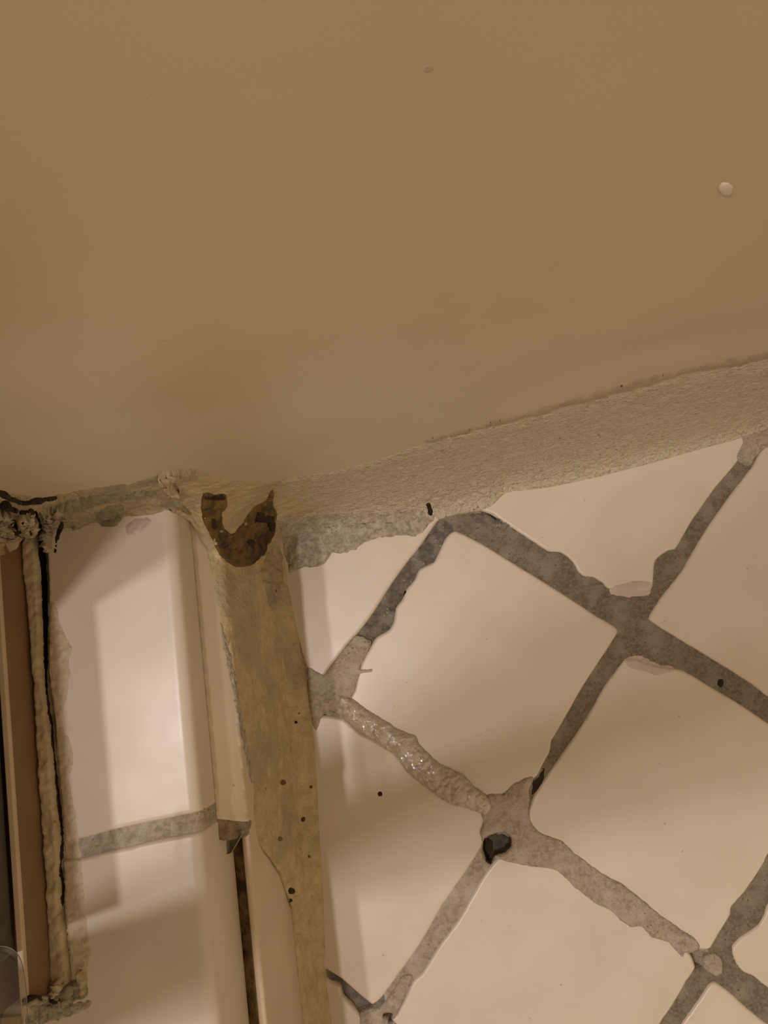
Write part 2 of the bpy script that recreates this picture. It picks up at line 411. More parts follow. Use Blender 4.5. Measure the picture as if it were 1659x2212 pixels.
# ------------------------------------------------------------------ floor tiles
GR = 'square glazed floor tiles laid diagonally'
tiles = {
 'centre': ([(984,1146),(1040,1173),(1120,1222),(1210,1278),(1290,1330),(1329,1353),(1335,1366),(1318,1395),(1262,1480),(1222,1550),(1200,1588),(1192,1602),(1188,1625),(1172,1655),(1158,1680),(1100,1722),(1050,1738),(1000,1705),(940,1655),(880,1612),(812,1572),(765,1530),(753,1511),(764,1491),(772,1458),(782,1428),(799,1398),(812,1377),(840,1360),(850,1342),(855,1312),(868,1295),(878,1272),(895,1252),(906,1229),(936,1214),(946,1196),(963,1161)],
   'whole beige floor tile in the middle of the photo between four joints'),
 'left': ([(560,1120),(700,1060),(900,1070),(948,1118),(941,1130),(905,1183),(878,1216),(845,1262),(805,1325),(775,1365),(746,1398),(709,1448),(690,1475),(660,1440),(630,1340),(590,1220)],
   'cut floor tile between wall caulk and curb, grey film along its top'),
 'top': ([(1000,1085),(1060,1110),(1089,1130),(1143,1165),(1182,1191),(1211,1194),(1235,1213),(1250,1238),(1262,1246),(1282,1248),(1299,1258),(1312,1271),(1350,1280),(1400,1275),(1412,1258),(1415,1217),(1423,1204),(1444,1190),(1460,1187),(1474,1163),(1499,1121),(1548,1052),(1591,1001),(1630,940),(1560,910),(1400,950),(1200,1000)],
   'triangular cut floor tile along the wall caulk, right of the topmost joint corner'),
 'top_right': ([(1400,1337),(1417,1305),(1434,1281),(1471,1234),(1498,1187),(1533,1130),(1582,1062),(1623,1009),(1660,950),(1800,860),(1990,1010),(1840,1540),(1780,1580),(1659,1507),(1626,1480),(1531,1420),(1430,1359)],
   'beige floor tile at the right edge of the photo directly below the wall caulk'),
 'right': ([(1349,1425),(1370,1422),(1410,1436),(1477,1448),(1538,1484),(1605,1524),(1659,1561),(1780,1640),(1720,1760),(1659,1850),(1652,1866),(1612,1926),(1582,1960),(1578,1980),(1555,2017),(1535,2051),(1500,2050),(1454,2020),(1403,1985),(1349,1945),(1290,1900),(1240,1870),(1195,1840),(1150,1800),(1140,1765),(1144,1744),(1154,1717),(1184,1670),(1218,1622),(1268,1548),(1302,1487),(1336,1440)],
   'whole floor tile with a brown shadow band across it, right of the centre tile'),
 'lower_left': ([(700,1545),(742,1552),(777,1582),(813,1600),(852,1625),(888,1665),(923,1690),(966,1720),(1016,1738),(1046,1755),(1046,1777),(1039,1798),(1044,1813),(1040,1830),(1016,1870),(980,1923),(955,1959),(907,2043),(868,2097),(826,2155),(805,2172),(791,2163),(772,2147),(737,2116),(706,2097),(660,2060),(640,1700),(660,1560)],
   'floor tile below the wet grout ridge, its left side cut by the curb'),
 'bottom': ([(1046,1889),(1062,1868),(1077,1852),(1104,1850),(1161,1855),(1210,1870),(1241,1900),(1282,1932),(1320,1950),(1363,1985),(1407,2005),(1444,2025),(1490,2060),(1503,2092),(1484,2122),(1457,2169),(1430,2209),(1395,2270),(1250,2470),(1040,2330),(850,2212),(857,2190),(876,2155),(891,2120),(915,2097),(945,2047),(988,1989),(1019,1935)],
   'large pinkish floor tile at the bottom edge, below the pinhole in the grout'),
 'corner_bottom': ([(690,2085),(708,2116),(733,2132),(739,2151),(764,2178),(776,2192),(790,2215),(700,2340),(670,2330),(670,2090)],
   'small corner of floor tile beside the curb under the short open joint'),
 'right_low': ([(1659,1953),(1653,1970),(1639,1997),(1619,2012),(1599,2024),(1582,2044),(1582,2061),(1589,2081),(1605,2101),(1629,2112),(1659,2135),(1790,2215),(1990,1960),(1840,1700),(1700,1880)],
   'sliver of floor tile at the right edge above the bottom right joint'),
 'bottom_right': ([(1545,2122),(1572,2139),(1605,2169),(1646,2203),(1659,2212),(1790,2300),(1650,2460),(1340,2400),(1440,2262),(1474,2209),(1498,2176),(1531,2128)],
   'triangle of floor tile in the bottom right corner of the photo'),
}
for k, (px, lab) in tiles.items():
    o = slab('glazed_tile', px, 0.0, M['tile'], key='tile_'+k, res=.00065, rad=.0013, thick=.0085, seed=hash(k) % 7 if False else len(k), amp=.00006, ascale=.02)
    tag(o, lab, 'tile', GR)
TILES = ['tile_'+k for k in tiles]

# ------------------------------------------------------------------ floor grout: one surface cut where joints meet
grout = empty('tile_grout', at(1370, 1345, 0).tolist(), 'grey brown gritty grout filling the diagonal joints of the tile floor', 'grout')
nodes = {'a': (975,1135), 'b': (1370,1345), 'c': (722,1492), 'd': (1100,1757), 'e': (1537,2088), 'f': (836,2190), 'g': (1640,945), 'h': (1800,1605), 'i': (560,1395), 'j': (700,2095), 'k': (1780,2260), 'l': (1380,2330), 'm': (800,2330), 'n': (960,2300)}
segs = [('a','b','grout',None), ('b','h','grout',None), ('a','c','grout_dirty','dark rough grout with open pits'), ('b','d','grout',None), ('b','g','grout',None),
        ('c','d','grout_pale','pale grout under the wet ridge'), ('d','e','grout_pale','pale wide grout'), ('h','e','grout',None), ('e','k','grout',None), ('e','l','grout',None),
        ('d','f','grout_pale','pale speckled grout'), ('j','f','grout_dirty','open dark brown joint'), ('c','i','grout_pale','pale crumbly grout'), ('f','n','grout_pale','pale grout')]
HOLE = [(1046,1812),(1062,1802),(1085,1798),(1102,1808),(1106,1826),(1092,1842),(1070,1850),(1062,1868),(1050,1860),(1042,1838)]
PITS = [([(1486,2056),(1500,2056),(1512,2072),(1514,2090),(1500,2090),(1488,2072)], .004), ([(1504,2050),(1516,2056),(1530,2060),(1522,2072),(1508,2068)], .003),
        ([(826,2190),(848,2190),(848,2212),(838,2212),(838,2200),(826,2200)], .006), ([(706,2098),(738,2118),(800,2168),(790,2182),(760,2176),(738,2148),(712,2112)], .0022)]
res = .0008
g0 = at(520, 960)[:2]; 
A, B = np.meshgrid(np.arange(-.13, .30, res), np.arange(-.335, .03, res))
Q = np.c_[A.ravel(), B.ravel()]
best = np.full(len(Q), 1e9); own = np.zeros(len(Q), int)
for si, (a_, b_, mk, lb) in enumerate(segs):
    a2 = at(*nodes[a_])[:2]; b2 = at(*nodes[b_])[:2]; e = b2-a2
    t = np.clip((Q-a2)@e/(e@e), 0, 1); d = np.linalg.norm(Q-a2-np.outer(t, e), axis=1)
    mm = d < best; best[mm] = d[mm]; own[mm] = si
Z = -.0009+.00035*fbm(np.c_[Q, Q[:, :1]*0], .004, 12)+.00022*fbm(np.c_[Q, Q[:, :1]*0], .0012, 15)
rough_seg = np.isin(own, [2, 11]); Z = Z+rough_seg*(-.0006+.0009*fbm(np.c_[Q, Q[:, :1]*0], .003, 77))
def carve(px, depth):
    global Z
    s = sdf_poly(Q, np.array([at(x, y, -.001)[:2] for x, y in smooth_poly(px, 3)]))
    Z = Z-depth*np.clip(s/.0012+.3, 0, 1)
carve(HOLE, .0065)
for p_, d_ in PITS: carve(p_, d_)
Z = np.maximum(Z, -.0082)
ny, nx = A.shape; own2 = own.reshape(ny, nx); near = (best < .013).reshape(ny, nx)
VV = np.c_[Q, Z]
for si, (a_, b_, mk, lb) in enumerate(segs):
    q = (own2[:-1, :-1] == si) & near[:-1, :-1] & (B[:-1, :-1] < WALL_Y-.001)
    jj, ii = np.nonzero(q)
    if not len(jj): continue
    F = np.stack([jj*nx+ii, jj*nx+ii+1, (jj+1)*nx+ii+1, (jj+1)*nx+ii], 1)
    u, inv = np.unique(F, return_inverse=True); F = inv.reshape(F.shape)
    o = mesh_obj('grout_joint', VV[u], F.tolist(), M[mk], grout, key='g%d' % si)
    if lb: o['label'] = lb
GK = ['g%d' % i for i in range(len(segs)) if 'g%d' % i in SOLID]
FL = TILES+GK

# raised grout that spilled over the tile edges (solid ridges standing in the joints)
def ridge(px, mk, lab, seed, H=.0012, rad=.0035, amp=.0005, sc_=.003, holes=(), name='grout_smear'):
    def hf(a, b, s):
        t = np.clip(s/rad, 0, 1); pr = np.sqrt(t*(2-t)); P = np.c_[a, b, a*0]
        return -.0003+(H+.0003)*pr+pr*(amp*fbm(P, sc_, seed)+.4*amp*fbm(P, sc_*.35, seed+3))
    o = slab(name, px, 0.0, M[mk], grout, key='r%d' % seed, res=.0006, thick=.004, hfun=hf, warp=.0005, wscale=.003, seed=seed, holes=holes)
    o['label'] = lab; return o
ridge([(664,1440),(700,1456),(722,1428),(746,1398),(768,1372),(800,1384),(798,1400),(783,1430),(778,1444),(806,1444),(802,1453),(778,1457),(768,1490),(758,1514),(742,1548),(713,1535),(698,1545),(684,1580),(672,1560),(664,1480)], 'grout_pale', 'pale crumbly grout blob', 21, H=.0006, rad=.003, amp=.0004)
ridge([(730,1500),(756,1506),(800,1535),(862,1574),(896,1588),(906,1606),(950,1648),(1000,1672),(1026,1698),(1052,1716),(1066,1740),(1050,1762),(1016,1750),(966,1735),(923,1703),(888,1679),(852,1633),(813,1607),(777,1583),(742,1548)], 'grout_wet', 'wet shiny raised grout ridge', 22, H=.0036, rad=.006, amp=.0010, sc_=.0035)
ridge([(1052,1716),(1085,1712),(1112,1690),(1150,1674),(1152,1690),(1142,1712),(1146,1730),(1142,1750),(1147,1772),(1167,1797),(1211,1814),(1252,1850),(1302,1884),(1349,1911),(1403,1955),(1454,1995),(1504,2029),(1512,2046),(1496,2058),(1480,2060),(1474,2068),(1444,2038),(1407,2025),(1386,2004),(1363,2004),(1342,1990),(1315,1966),(1282,1950),(1241,1917),(1204,1883),(1161,1874),(1104,1866),(1077,1856),(1046,1850),(1038,1800),(1044,1777),(1038,1755)], 'grout_pale', 'pale wide grout ridge spilled over the tile edges', 23, H=.0013, rad=.004, amp=.0004, holes=(HOLE,))
ridge([(1524,2062),(1545,2060),(1562,2074),(1560,2100),(1548,2112),(1530,2098),(1516,2084)], 'grout_pale', 'pale crumbs of grout on the crossing', 24, H=.0004, rad=.002, amp=.0006, sc_=.002)
ridge([(1600,935),(1659,925),(1720,915),(1715,960),(1659,968),(1632,985),(1620,1006),(1600,1000),(1590,985),(1604,958)], 'grout_pale', 'pale mauve grout smear below the caulk', 25, H=.0005, rad=.002, amp=.0003)
ridge([(776,2190),(800,2180),(822,2175),(850,2140),(868,2110),(890,2110),(872,2160),(856,2195),(850,2230),(790,2230),(776,2212)], 'grout_pale', 'pale grout clump at the bottom edge', 26, H=.0003, rad=.002, amp=.0005, holes=([(826,2190),(848,2190),(848,2212),(838,2212),(838,2200),(826,2200)],))
RIDGES = ['r%d' % k for k in range(21, 27)]
FL += RIDGES
patch('grout_smear', [(1312,1274),(1330,1262),(1370,1254),(1405,1254),(1412,1262),(1402,1285),(1360,1292),(1322,1288)], FL, M['film'], grout, H=.00015, edge=10, amp=0, seed=31)['label'] = 'thin mauve film on the tile edge'
patch('grout_smear', [(1345,1425),(1370,1412),(1395,1420),(1425,1434),(1458,1440),(1448,1456),(1420,1460),(1385,1452),(1355,1440)], FL, M['film'], grout, H=.00015, edge=10, amp=0, seed=32)['label'] = 'mauve lens shaped film below the crossing'
patch('grout_stain_and_shade', HOLE, FL, M['hole'], grout, H=.0002, edge=6, amp=.0002, seed=33, step=2.5)['label'] = 'painted shade of the pinhole broken into the grout'  # cavity shade painted in as a dark brown layer
patch('grout_stain_and_shade', [(1044,1815),(1054,1808),(1064,1816),(1066,1832),(1062,1848),(1056,1858),(1048,1850),(1042,1836)], FL, M['dark'], grout, H=.0004, edge=6, amp=.0002, seed=36, step=2, warp=2)['label'] = 'painted black shade at the bottom of the pinhole'  # deepest shade of the cavity, painted as a darker layer
patch('grout_stain_and_shade', [(1150,1700),(1148,1690),(1160,1680),(1168,1668),(1180,1650),(1172,1690),(1156,1712),(1146,1724)], FL, M['dark'], grout, H=.0002, edge=4, amp=.0001, seed=34, step=2, warp=2)['label'] = 'painted black shade of the crack at the end of the joint'
patch('grout_stain_and_shade', [(1010,1112),(1040,1108),(1075,1118),(1100,1135),(1090,1142),(1060,1138),(1030,1128)], FL, M['grout_dirty'], grout, H=.0005, edge=7, amp=.0005, seed=35)['label'] = 'blue grey gritty patch'

# ------------------------------------------------------------------ curb tiles with a bullnose
R_N = .0135
def nose_h(a, b, s, rad=.0012, lower=0.0, amp=.00005):
    d = nose_d_arr(a, b); t = np.clip((d-.0018)/.0050, 0, 1)
    h = -.0050*(1-np.sqrt(np.clip(1-(1-t)**2, 0, 1)))-np.clip((.0018-d)/.0018, 0, 1)*.0195
    # the other edges have a small radius; the nose edge must not get it
    t2 = np.clip(s/rad, 0, 1); r2 = -rad*(1-np.sqrt(np.clip(1-(1-t2)**2, 0, 1)))
    r2 = np.where((np.abs(s-d) < .0006) | (d < .002), 0, r2)
    return h+r2-lower+amp*fbm(np.c_[a, b, a*0], .02, 3)
def nose_d_arr(a, b):
    return (P_NOSE[0]-a)*n_dir[0]+(P_NOSE[1]-b)*n_dir[1]
def nose_at(s):  # world xy on the nose line
    return (P_NOSE+e_dir*s)[:2]
CT = CURB_H
def xy(px, z=CT): return [at(x, y, z)[:2] for x, y in px]
# photo positions of the inner (crack side) edge, far and near tile
crack_r = [(62,1085),(84,1110),(92,1150),(100,1190),(103,1250),(104,1300),(105,1350),(104,1400),(103,1450),(110,1500),(116,1550),(120,1600),(124,1650),(128,1700),(134,1760),(138,1820)]
crack_r2 = [(133,1850),(137,1900),(138,1940),(137,1960),(142,2000),(146,2050),(150,2100),(156,2150)]
def on_nose(px, z=JZ):                    # slide a photo point to the nose line
    P = at(px[0], px[1], z); s = (P-P_NOSE)@e_dir; return nose_at(s)
farw = xy([(15,1110)])[0]
far_poly = [np.array([xy([(60,1080)])[0][0], WALL_Y-.0005])]+xy(crack_r)+xy([(178,1812),(250,1792),(330,1775),(420,1757),(470,1749)])
far_end = on_nose((540,1752)); far_poly += [far_end]
far_poly += [nose_at(((WALL_Y-.0005)-P_NOSE[1])/e_dir[1])]
def dens(poly, step=.004):
    out = []
    for i in range(len(poly)):
        a, b = np.array(poly[i]), np.array(poly[(i+1) % len(poly)]); n = max(1, int(np.linalg.norm(b-a)/step))
        out += [a+(b-a)*k/n for k in range(n)]
    return np.array(out)
o = slab('curb_tile', None, CT, M['curb_tile'], key='curb_far', res=.0007, thick=.0275, hfun=nose_h, world_poly=dens(far_poly))
tag(o, 'glossy beige rounded curb tile running from the wall to the grey cross joint', 'tile', 'rounded edge tiles on the curb')
near_poly = xy([(138,1858),(178,1853),(250,1836),(350,1812),(440,1796),(490,1795)])+[on_nose((520,1812))]+[nose_at(.34)]+[nose_at(.34)-n_dir[:2]*.13]
pA = at(60, 2235, CT)[:2]
near_poly += xy([(-160,2330),(-160,2190),(60,2165),(110,2168),(150,2160)])+xy(crack_r2[::-1])
o = slab('curb_tile', None, CT, M['curb_tile'], key='curb_near', res=.0007, thick=.0275, hfun=nose_h, world_poly=dens(near_poly))
tag(o, 'glossy rounded curb tile nearer the bottom edge, past the grey cross joint', 'tile', 'rounded edge tiles on the curb')
# face tile below the bullnose
def face_tile():
    s0 = ((WALL_Y-.0005)-P_FACE[1])/e_dir[1]; s1 = .36; th = .0035; zt = JZ-.001; r = .0016
    prof = [(-th, .0), (-th, zt-r)]+[(-th+r-r*math.cos(a), zt-r+r*math.sin(a)) for a in np.linspace(.3, math.pi/2, 4)]
    prof += [(-r+r*math.sin(a), zt-r+r*math.cos(a)) for a in np.linspace(0, math.pi/2, 5)]+[(0, zt*.5), (0, -.004), (-th, -.004)]
    ns = 60; V = []; F = []
    for i in range(ns+1):
        c = P_FACE+e_dir*(s0+(s1-s0)*i/ns)
        for (o_, z_) in prof: V.append([c[0]+n_dir[0]*o_, c[1]+n_dir[1]*o_, z_])
    m = len(prof)
    for i in range(ns):
        for j in range(m-1): F.append([i*m+j, i*m+j+1, (i+1)*m+j+1, (i+1)*m+j])
        F.append([i*m+m-1, i*m, (i+1)*m, (i+1)*m+m-1])
    F.append(list(range(m))); F.append([ns*m+j for j in range(m)][::-1])
    o = mesh_obj('curb_face_tile', V, F, M['filler'], key='face')
    bm = __import__('bmesh').new(); bm.from_mesh(o.data); __import__('bmesh').ops.recalc_face_normals(bm, faces=bm.faces); bm.to_mesh(o.data); bm.free()
    tag(o, 'narrow upright face tile of the curb beside the thin vertical joint', 'tile')
face_tile()
# grout of the curb: cross joint surface (same rounding as the tiles, a little lower) and the long joint under the nose
cgr = empty('curb_grout', at(350, 1800, CT).tolist(), 'grey grout in the cross joint and long brown joint of the curb', 'grout')
jp = xy([(128,1875),(128,1780),(330,1735),(470,1720)])+[on_nose((545,1725))]+[on_nose((545,1840))]+xy([(490,1830),(350,1850),(200,1885)])
o = slab('cross_joint', None, CT-.0011, M['grout_pale'], cgr, key='cj', res=.0007, thick=.02, hfun=lambda a, b, s: nose_h(a, b, s, lower=0, amp=.0003), world_poly=dens(jp))
s0 = (at(505, 1790, JZ)-P_NOSE)@e_dir
lj = [nose_at(-.0)-n_dir[:2]*.002+e_dir[:2]*s0, nose_at(0)-n_dir[:2]*.002+e_dir[:2]*.33, P_FACE[:2]+e_dir[:2]*.33-n_dir[:2]*.003, P_FACE[:2]+e_dir[:2]*s0-n_dir[:2]*.003]
o = slab('long_joint', None, JZ-.004, M['brown'], cgr, key='lj', res=.0007, thick=.02, hfun=lambda a, b, s: .0004*fbm(np.c_[a, b, a*0], .003, 5), world_poly=dens(lj))
o['label'] = 'thin dark brown joint under the rounded edge'
s_a = (at(505, 1752, JZ)-P_NOSE)@e_dir
fp = [nose_at(((WALL_Y-.001)-P_NOSE[1])/e_dir[1])-n_dir[:2]*.001, nose_at(0)-n_dir[:2]*.001+e_dir[:2]*s_a, P_FACE[:2]+e_dir[:2]*(s_a+.002)+n_dir[:2]*.0004, P_FACE[:2]+n_dir[:2]*.0004+e_dir[:2]*(((WALL_Y-.001)-P_FACE[1])/e_dir[1])]
def fill_h(a, b, s):
    dd = (P_FACE[0]-a)*n_dir[0]+(P_FACE[1]-b)*n_dir[1]
    return np.clip(dd*1.25, 0, .012)+.0002*fbm(np.c_[a, b, a*0], .008, 6)-.0006*(1-np.clip(dd/.001, 0, 1))
o = slab('joint_filler', None, JZ, M['filler'], cgr, key='fill', res=.0007, thick=.004, hfun=fill_h, world_poly=dens(fp))
o['label'] = 'smooth tan filler hiding the joint up to the wall'
# fill between nose and face tile above the cross joint: smooth caulk, belongs to the face caulk below
fp2 = [nose_at(s_a)-n_dir[:2]*.0012, nose_at(s0+.0015)-n_dir[:2]*.0012, P_FACE[:2]+e_dir[:2]*(s0+.0005)-n_dir[:2]*.0006, P_FACE[:2]+e_dir[:2]*(s0-.004)+n_dir[:2]*.0006, P_FACE[:2]+n_dir[:2]*.0006+e_dir[:2]*(s_a+.002)]
o = slab('joint_plug', None, JZ, M['plug'], cgr, key='plug', res=.0006, thick=.004, warp=.0006, wscale=.002, hfun=lambda a, b, s: fill_h(a, b, s)-.0006+.0006*fbm(np.c_[a, b, a*0], .0025, 5), world_poly=dens(fp2))
o['label'] = 'mouldy brown end of the cross joint'
# ------------------------------------------------------------------ caulk between wall and curb / floor
CURB = ['curb_far', 'curb_near', 'face', 'cj', 'lj', 'fill', 'plug']
tree = bvh(CURB+TILES+GK+['core'])
def surf(x, y, off=0.0):
    p, n = hit(tree, x, y)
    if p is None: p = at(x, y, 0); n = np.array([0, 0, 1.])
    return p+n*off
corner_x = (P_FACE+e_dir*((WALL_Y-P_FACE[1])/e_dir[1]))[0]
def bead(stations, **kw):
    T = []; Mi = []; Bo = []
    for (tp, bp, zm) in stations:
        t = onwall(*tp); b = surf(*bp) if not isinstance(bp, float) else None
        x = (t[0]+b[0])/2
        if zm is None: m = np.array([x, WALL_Y, 0.0])
        elif zm == 'c': m = np.array([min(x, corner_x), WALL_Y, CT])
        else: m = np.array([corner_x, WALL_Y, zm])
        T.append(t); Mi.append(m); Bo.append(b)
    return T, Mi, Bo
st1 = [((-120,1075),(-120,1250),'c'), ((-40,1066),(-60,1235),'c'), ((0,1058),(10,1205),'c'), ((70,1072),(95,1185),'c'), ((150,1064),(140,1160),'c'), ((200,1052),(190,1132),'c'), ((260,1046),(250,1120),'c'),
       ((330,1030),(330,1112),'c'), ((362,1018),(372,1108),'c'), ((410,1024),(412,1130),'c'), ((450,1030),(440,1180), .097), ((490,1034),(480,1225), .085), ((530,1036),(520,1240), .06), ((570,1038),(560,1235), .035), ((600,1036),(600,1228), .012), ((640,1028),(632,1160), None), ((690,1018),(690,1140),None)]
T_, M_, B_ = bead(st1)
k_ = 10
ob = loft('caulk_bead', T_[:k_], M_[:k_], B_[:k_], M['caulk_dirty'], key='wc1', nu=420, nv=70, amp=.0010, ascale=.004, seed=8, bulge=.0003, ramp=([0, .5, 1], [1.5, 1.3, .8]))
k_ = 8
of = loft('corner_fill', T_[k_:], M_[k_:], B_[k_:], M['caulk_smooth'], ob, key='wc3', nu=260, nv=90, amp=.0005, ascale=.006, seed=9, bulge=.0008, press=.001)
of['label'] = 'smoother tan caulk filling the inner corner'
tag(ob, 'dirty flaking caulk along the wall above the curb, with a brown hook shaped patch', 'caulk')
wc1 = ob
st2 = [((600,1036),(612,1165),None), ((700,1018),(700,1140),None), ((800,996),(800,1130),None), ((900,960),(900,1128),None), ((960,945),(950,1124),None), ((1010,932),(1010,1108),None), ((1060,920),(1060,1100),None), ((1100,910),(1090,1064),None),
       ((1200,884),(1180,1056),None), ((1300,857),(1290,1032),None), ((1400,831),(1400,1004),None), ((1500,805),(1500,975),None), ((1600,784),(1600,948),None), ((1659,770),(1659,930),None), ((1800,735),(1800,888),None), ((1900,712),(1900,858),None)]
T_, M_, B_ = bead(st2)
ob = loft('caulk_bead', T_, M_, B_, M['caulk'], key='wc2', nu=800, nv=70, amp=.0005, ascale=.005, seed=18, bulge=.0009, press=.0005)
tag(ob, 'wide rough speckled beige caulk between the wall and the diagonal floor tiles', 'caulk')
wc2 = ob
# caulk over the curb face down to the floor
fs = [((438,1120),(600,1100)), ((442,1180),(612,1190)), ((456,1250),(622,1260)), ((475,1340),(640,1350)), ((492,1420),(658,1440)), ((515,1520),(672,1520)), ((535,1620),(680,1600)), ((548,1700),(686,1700)), ((548,1770),(690,1790)),
      ((556,1820),(694,1850)), ((600,1880),(697,1900)), ((628,1960),(700,2000)), ((640,2080),(706,2100)), ((655,2212),(716,2212)), ((668,2330),(725,2330))]
tr2 = bvh(['curb_far', 'curb_near', 'face', 'fill'])
T_ = []; X1 = []; X2 = []; X3 = []; B_ = []
for (l, r) in fs:
    p, n = hit(tr2, *l)
    if p is None: p = at(l[0], l[1], .05)
    b = surf(*r)
    fo = lambda q, off, z: (lambda c: [c[0], c[1], z])(P_FACE+e_dir*((q-P_FACE)@e_dir)+n_dir*off)
    inner = (P_FACE-p)@n_dir > .002
    T_.append(p); B_.append(b)
    z1 = JZ+.0005 if inner else p[2]*.9
    X1.append(fo(p*.8+b*.2, .0006 if inner else .0012, z1)); X2.append(fo(p*.5+b*.5, .0022, min(.045, p[2]*.6))); X3.append(fo(p*.2+b*.8, .0042, min(.009, p[2]*.25)))
ob = loft('caulk_bead', T_, X2, B_, M['caulk_smooth'], key='fc', nu=520, nv=90, amp=.0006, ascale=.007, seed=28, bulge=.0006, press=.0002, extra=[X1, X2, X3])
tag(ob, 'tan smoothed caulk covering the curb side down to the floor tiles', 'caulk')
fc = ob
ALL = CURB+TILES+GK+RIDGES+['wall', 'wc1', 'wc2', 'wc3', 'fc']

# ------------------------------------------------------------------ rail, its caulk, glass and seal
rb0 = at(46, 1160, CT); rb1 = at(116, 2142, CT)
rdir = (rb1-rb0)/np.linalg.norm(rb1-rb0); rn = np.array([-rdir[1], rdir[0], 0]); rn = rn if rn[0] > 0 else -rn
r_s = rb0-rdir*((rb0[1]-(WALL_Y-.0008))/rdir[1])
RH = .0165
rail = empty('shower_rail', rb0.tolist(), 'brown painted metal rail on the curb with its top highlight painted in as a pale strip', 'rail')
def extr(name, prof, p0, p1, m, parent=None, key=None, z=CT, label=None):
    V = []; F = []; k = len(prof)
    for P in (p0, p1):
        for (o_, z_) in prof: V.append([P[0]+rn[0]*o_, P[1]+rn[1]*o_, z+z_])
    F = [[j, (j+1) % k, k+(j+1) % k, k+j] for j in range(k)]+[list(range(k))[::-1], list(range(k, 2*k))]
    o = mesh_obj(name, V, F, m, parent, key, smooth=False)
    import bmesh
    bm = bmesh.new(); bm.from_mesh(o.data); bmesh.ops.recalc_face_normals(bm, faces=bm.faces); bm.to_mesh(o.data); bm.free()
    if label: o['label'] = label
    return o
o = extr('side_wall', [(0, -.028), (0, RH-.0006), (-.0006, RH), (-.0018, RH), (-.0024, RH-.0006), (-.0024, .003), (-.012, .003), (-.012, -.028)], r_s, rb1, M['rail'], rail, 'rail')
o = extr('edge_highlight', [(.0002, RH-.0014), (.0001, RH+.0008), (-.0022, RH+.0010), (-.0026, RH-.0005)], r_s, rb1, M['edge_glint'], rail, 'edge_glint', label='painted-in highlight strip along the top of the rail')  # added strip, the bright reflection on the lip is put into its colour
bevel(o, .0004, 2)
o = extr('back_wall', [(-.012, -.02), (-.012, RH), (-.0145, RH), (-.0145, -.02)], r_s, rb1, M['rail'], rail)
door = empty('shower_door', (rb0+np.array([0, 0, RH])).tolist(), 'dark glossy green black shower door frame bar along the left edge of the photo', 'shower door')
BX = -.0030
BT = .092
be = at(20, 2130, CT+BT); rbe = rb0+rdir*((be-rb0)@rdir+.019)
fb = extr('frame_bar', [(BX, RH+.0008), (BX, BT), (BX-.011, BT), (BX-.011, RH+.0008)], r_s-rdir*(-.004), rbe, M['bar'], door, 'bar')
bevel(fb, .0012, 3)

# clear vinyl seal past the end of the rail: a rounded blade
def vinyl():
    out = [(-60,2058),(-20,2054),(5,2056),(22,2064),(34,2080),(42,2105),(47,2140),(50,2180),(51,2230),(53,2300),(-60,2300)]
    P0 = at(20, 2130, CT+BT+.0008); nn = np.array([rn[0]*.25, rn[1]*.25, .95]); nn /= np.linalg.norm(nn)
    pts = [onp(x, y, P0, nn) for x, y in smooth_poly(out, 3)]
    th = .004; n = len(pts); V = [p for p in pts]+[p-nn*th for p in pts]
    F = [list(range(n)), list(range(n, 2*n))[::-1]]+[[i, n+i, n+(i+1) % n, (i+1) % n] for i in range(n)]
    o = mesh_obj('door_seal', V, F, M['vinyl'], smooth=False)
    import bmesh
    bm = bmesh.new(); bm.from_mesh(o.data); bmesh.ops.recalc_face_normals(bm, faces=bm.faces); bm.to_mesh(o.data); bm.free()
    bevel(o, .0006, 3)
    tag(o, 'clear vinyl cap with a rounded end on the dark bar, bottom left corner', 'seal')
vinyl()
o = prism('brass_strip', [at(-80,2205,CT+.002)[:2], at(44,2196,CT+.002)[:2], at(48,2290,CT+.002)[:2], at(-80,2300,CT+.002)[:2]], CT-.002, CT+.0022, M['brass'])
tag(o, 'bit of yellow brass strip under the clear vinyl cap, bottom left corner', 'strip')
# off to the left: an added shadow post and the wall jamb, which throw the shadows
def post(name, foot, wx, wy, z1, lab, cat):
    c = np.array(foot)
    pts = [c+rn*sx*wx/2+rdir*sy*wy/2 for sx, sy in ((1, 1), (-1, 1), (-1, -1), (1, -1))]
    o = prism(name, pts, CT+.0005, z1, M['steel']); bevel(o, .001, 2); tag(o, lab, cat); return o

post('shadow_post', [-.207, -.166, 0.], .012, .037, 1.45, 'dark upright post added beyond the left edge to cast the shadow band', 'shadow post')  # unseen upright, placed and sized for the shadow band it throws
jc = r_s-rn*.0155+rdir*.024
post('upright_jamb', jc.tolist(), .022, .046, 1.45, 'dark upright metal jamb against the wall beyond the left edge', 'jamb')

# ------------------------------------------------------------------ caulk along the rail, crack and loose scraps
bead_px = [(48,1175),(56,1150),(70,1140),(76,1160),(82,1200),(86,1250),(89,1300),(91,1360),(92,1420),(95,1480),(104,1530),(109,1580),(114,1640),(119,1700),(126,1770),(133,1840),(130,1880),(132,1940),(131,1970),(138,2010),(146,2060),(152,2100),(158,2135),(150,2158),(120,2160),(110,2130),(106,2050),(102,1960),(97,1870),(89,1760),(83,1660),(77,1560),(71,1460),(65,1380),(57,1290),(50,1220)]
def hb(a, b, s):
    t = np.clip(s/.0016, 0, 1); P = np.c_[a, b, a*0]
    return -.001+.0028*np.sqrt(t*(2-t))+.0007*fbm(P, .005, 61)+.0006*fbm(P, .0017, 62)
o = slab('caulk_bead', bead_px, CT, M['residue'], key='rbead', res=.0006, thick=.026, hfun=hb, warp=.0003, wscale=.004, seed=60)
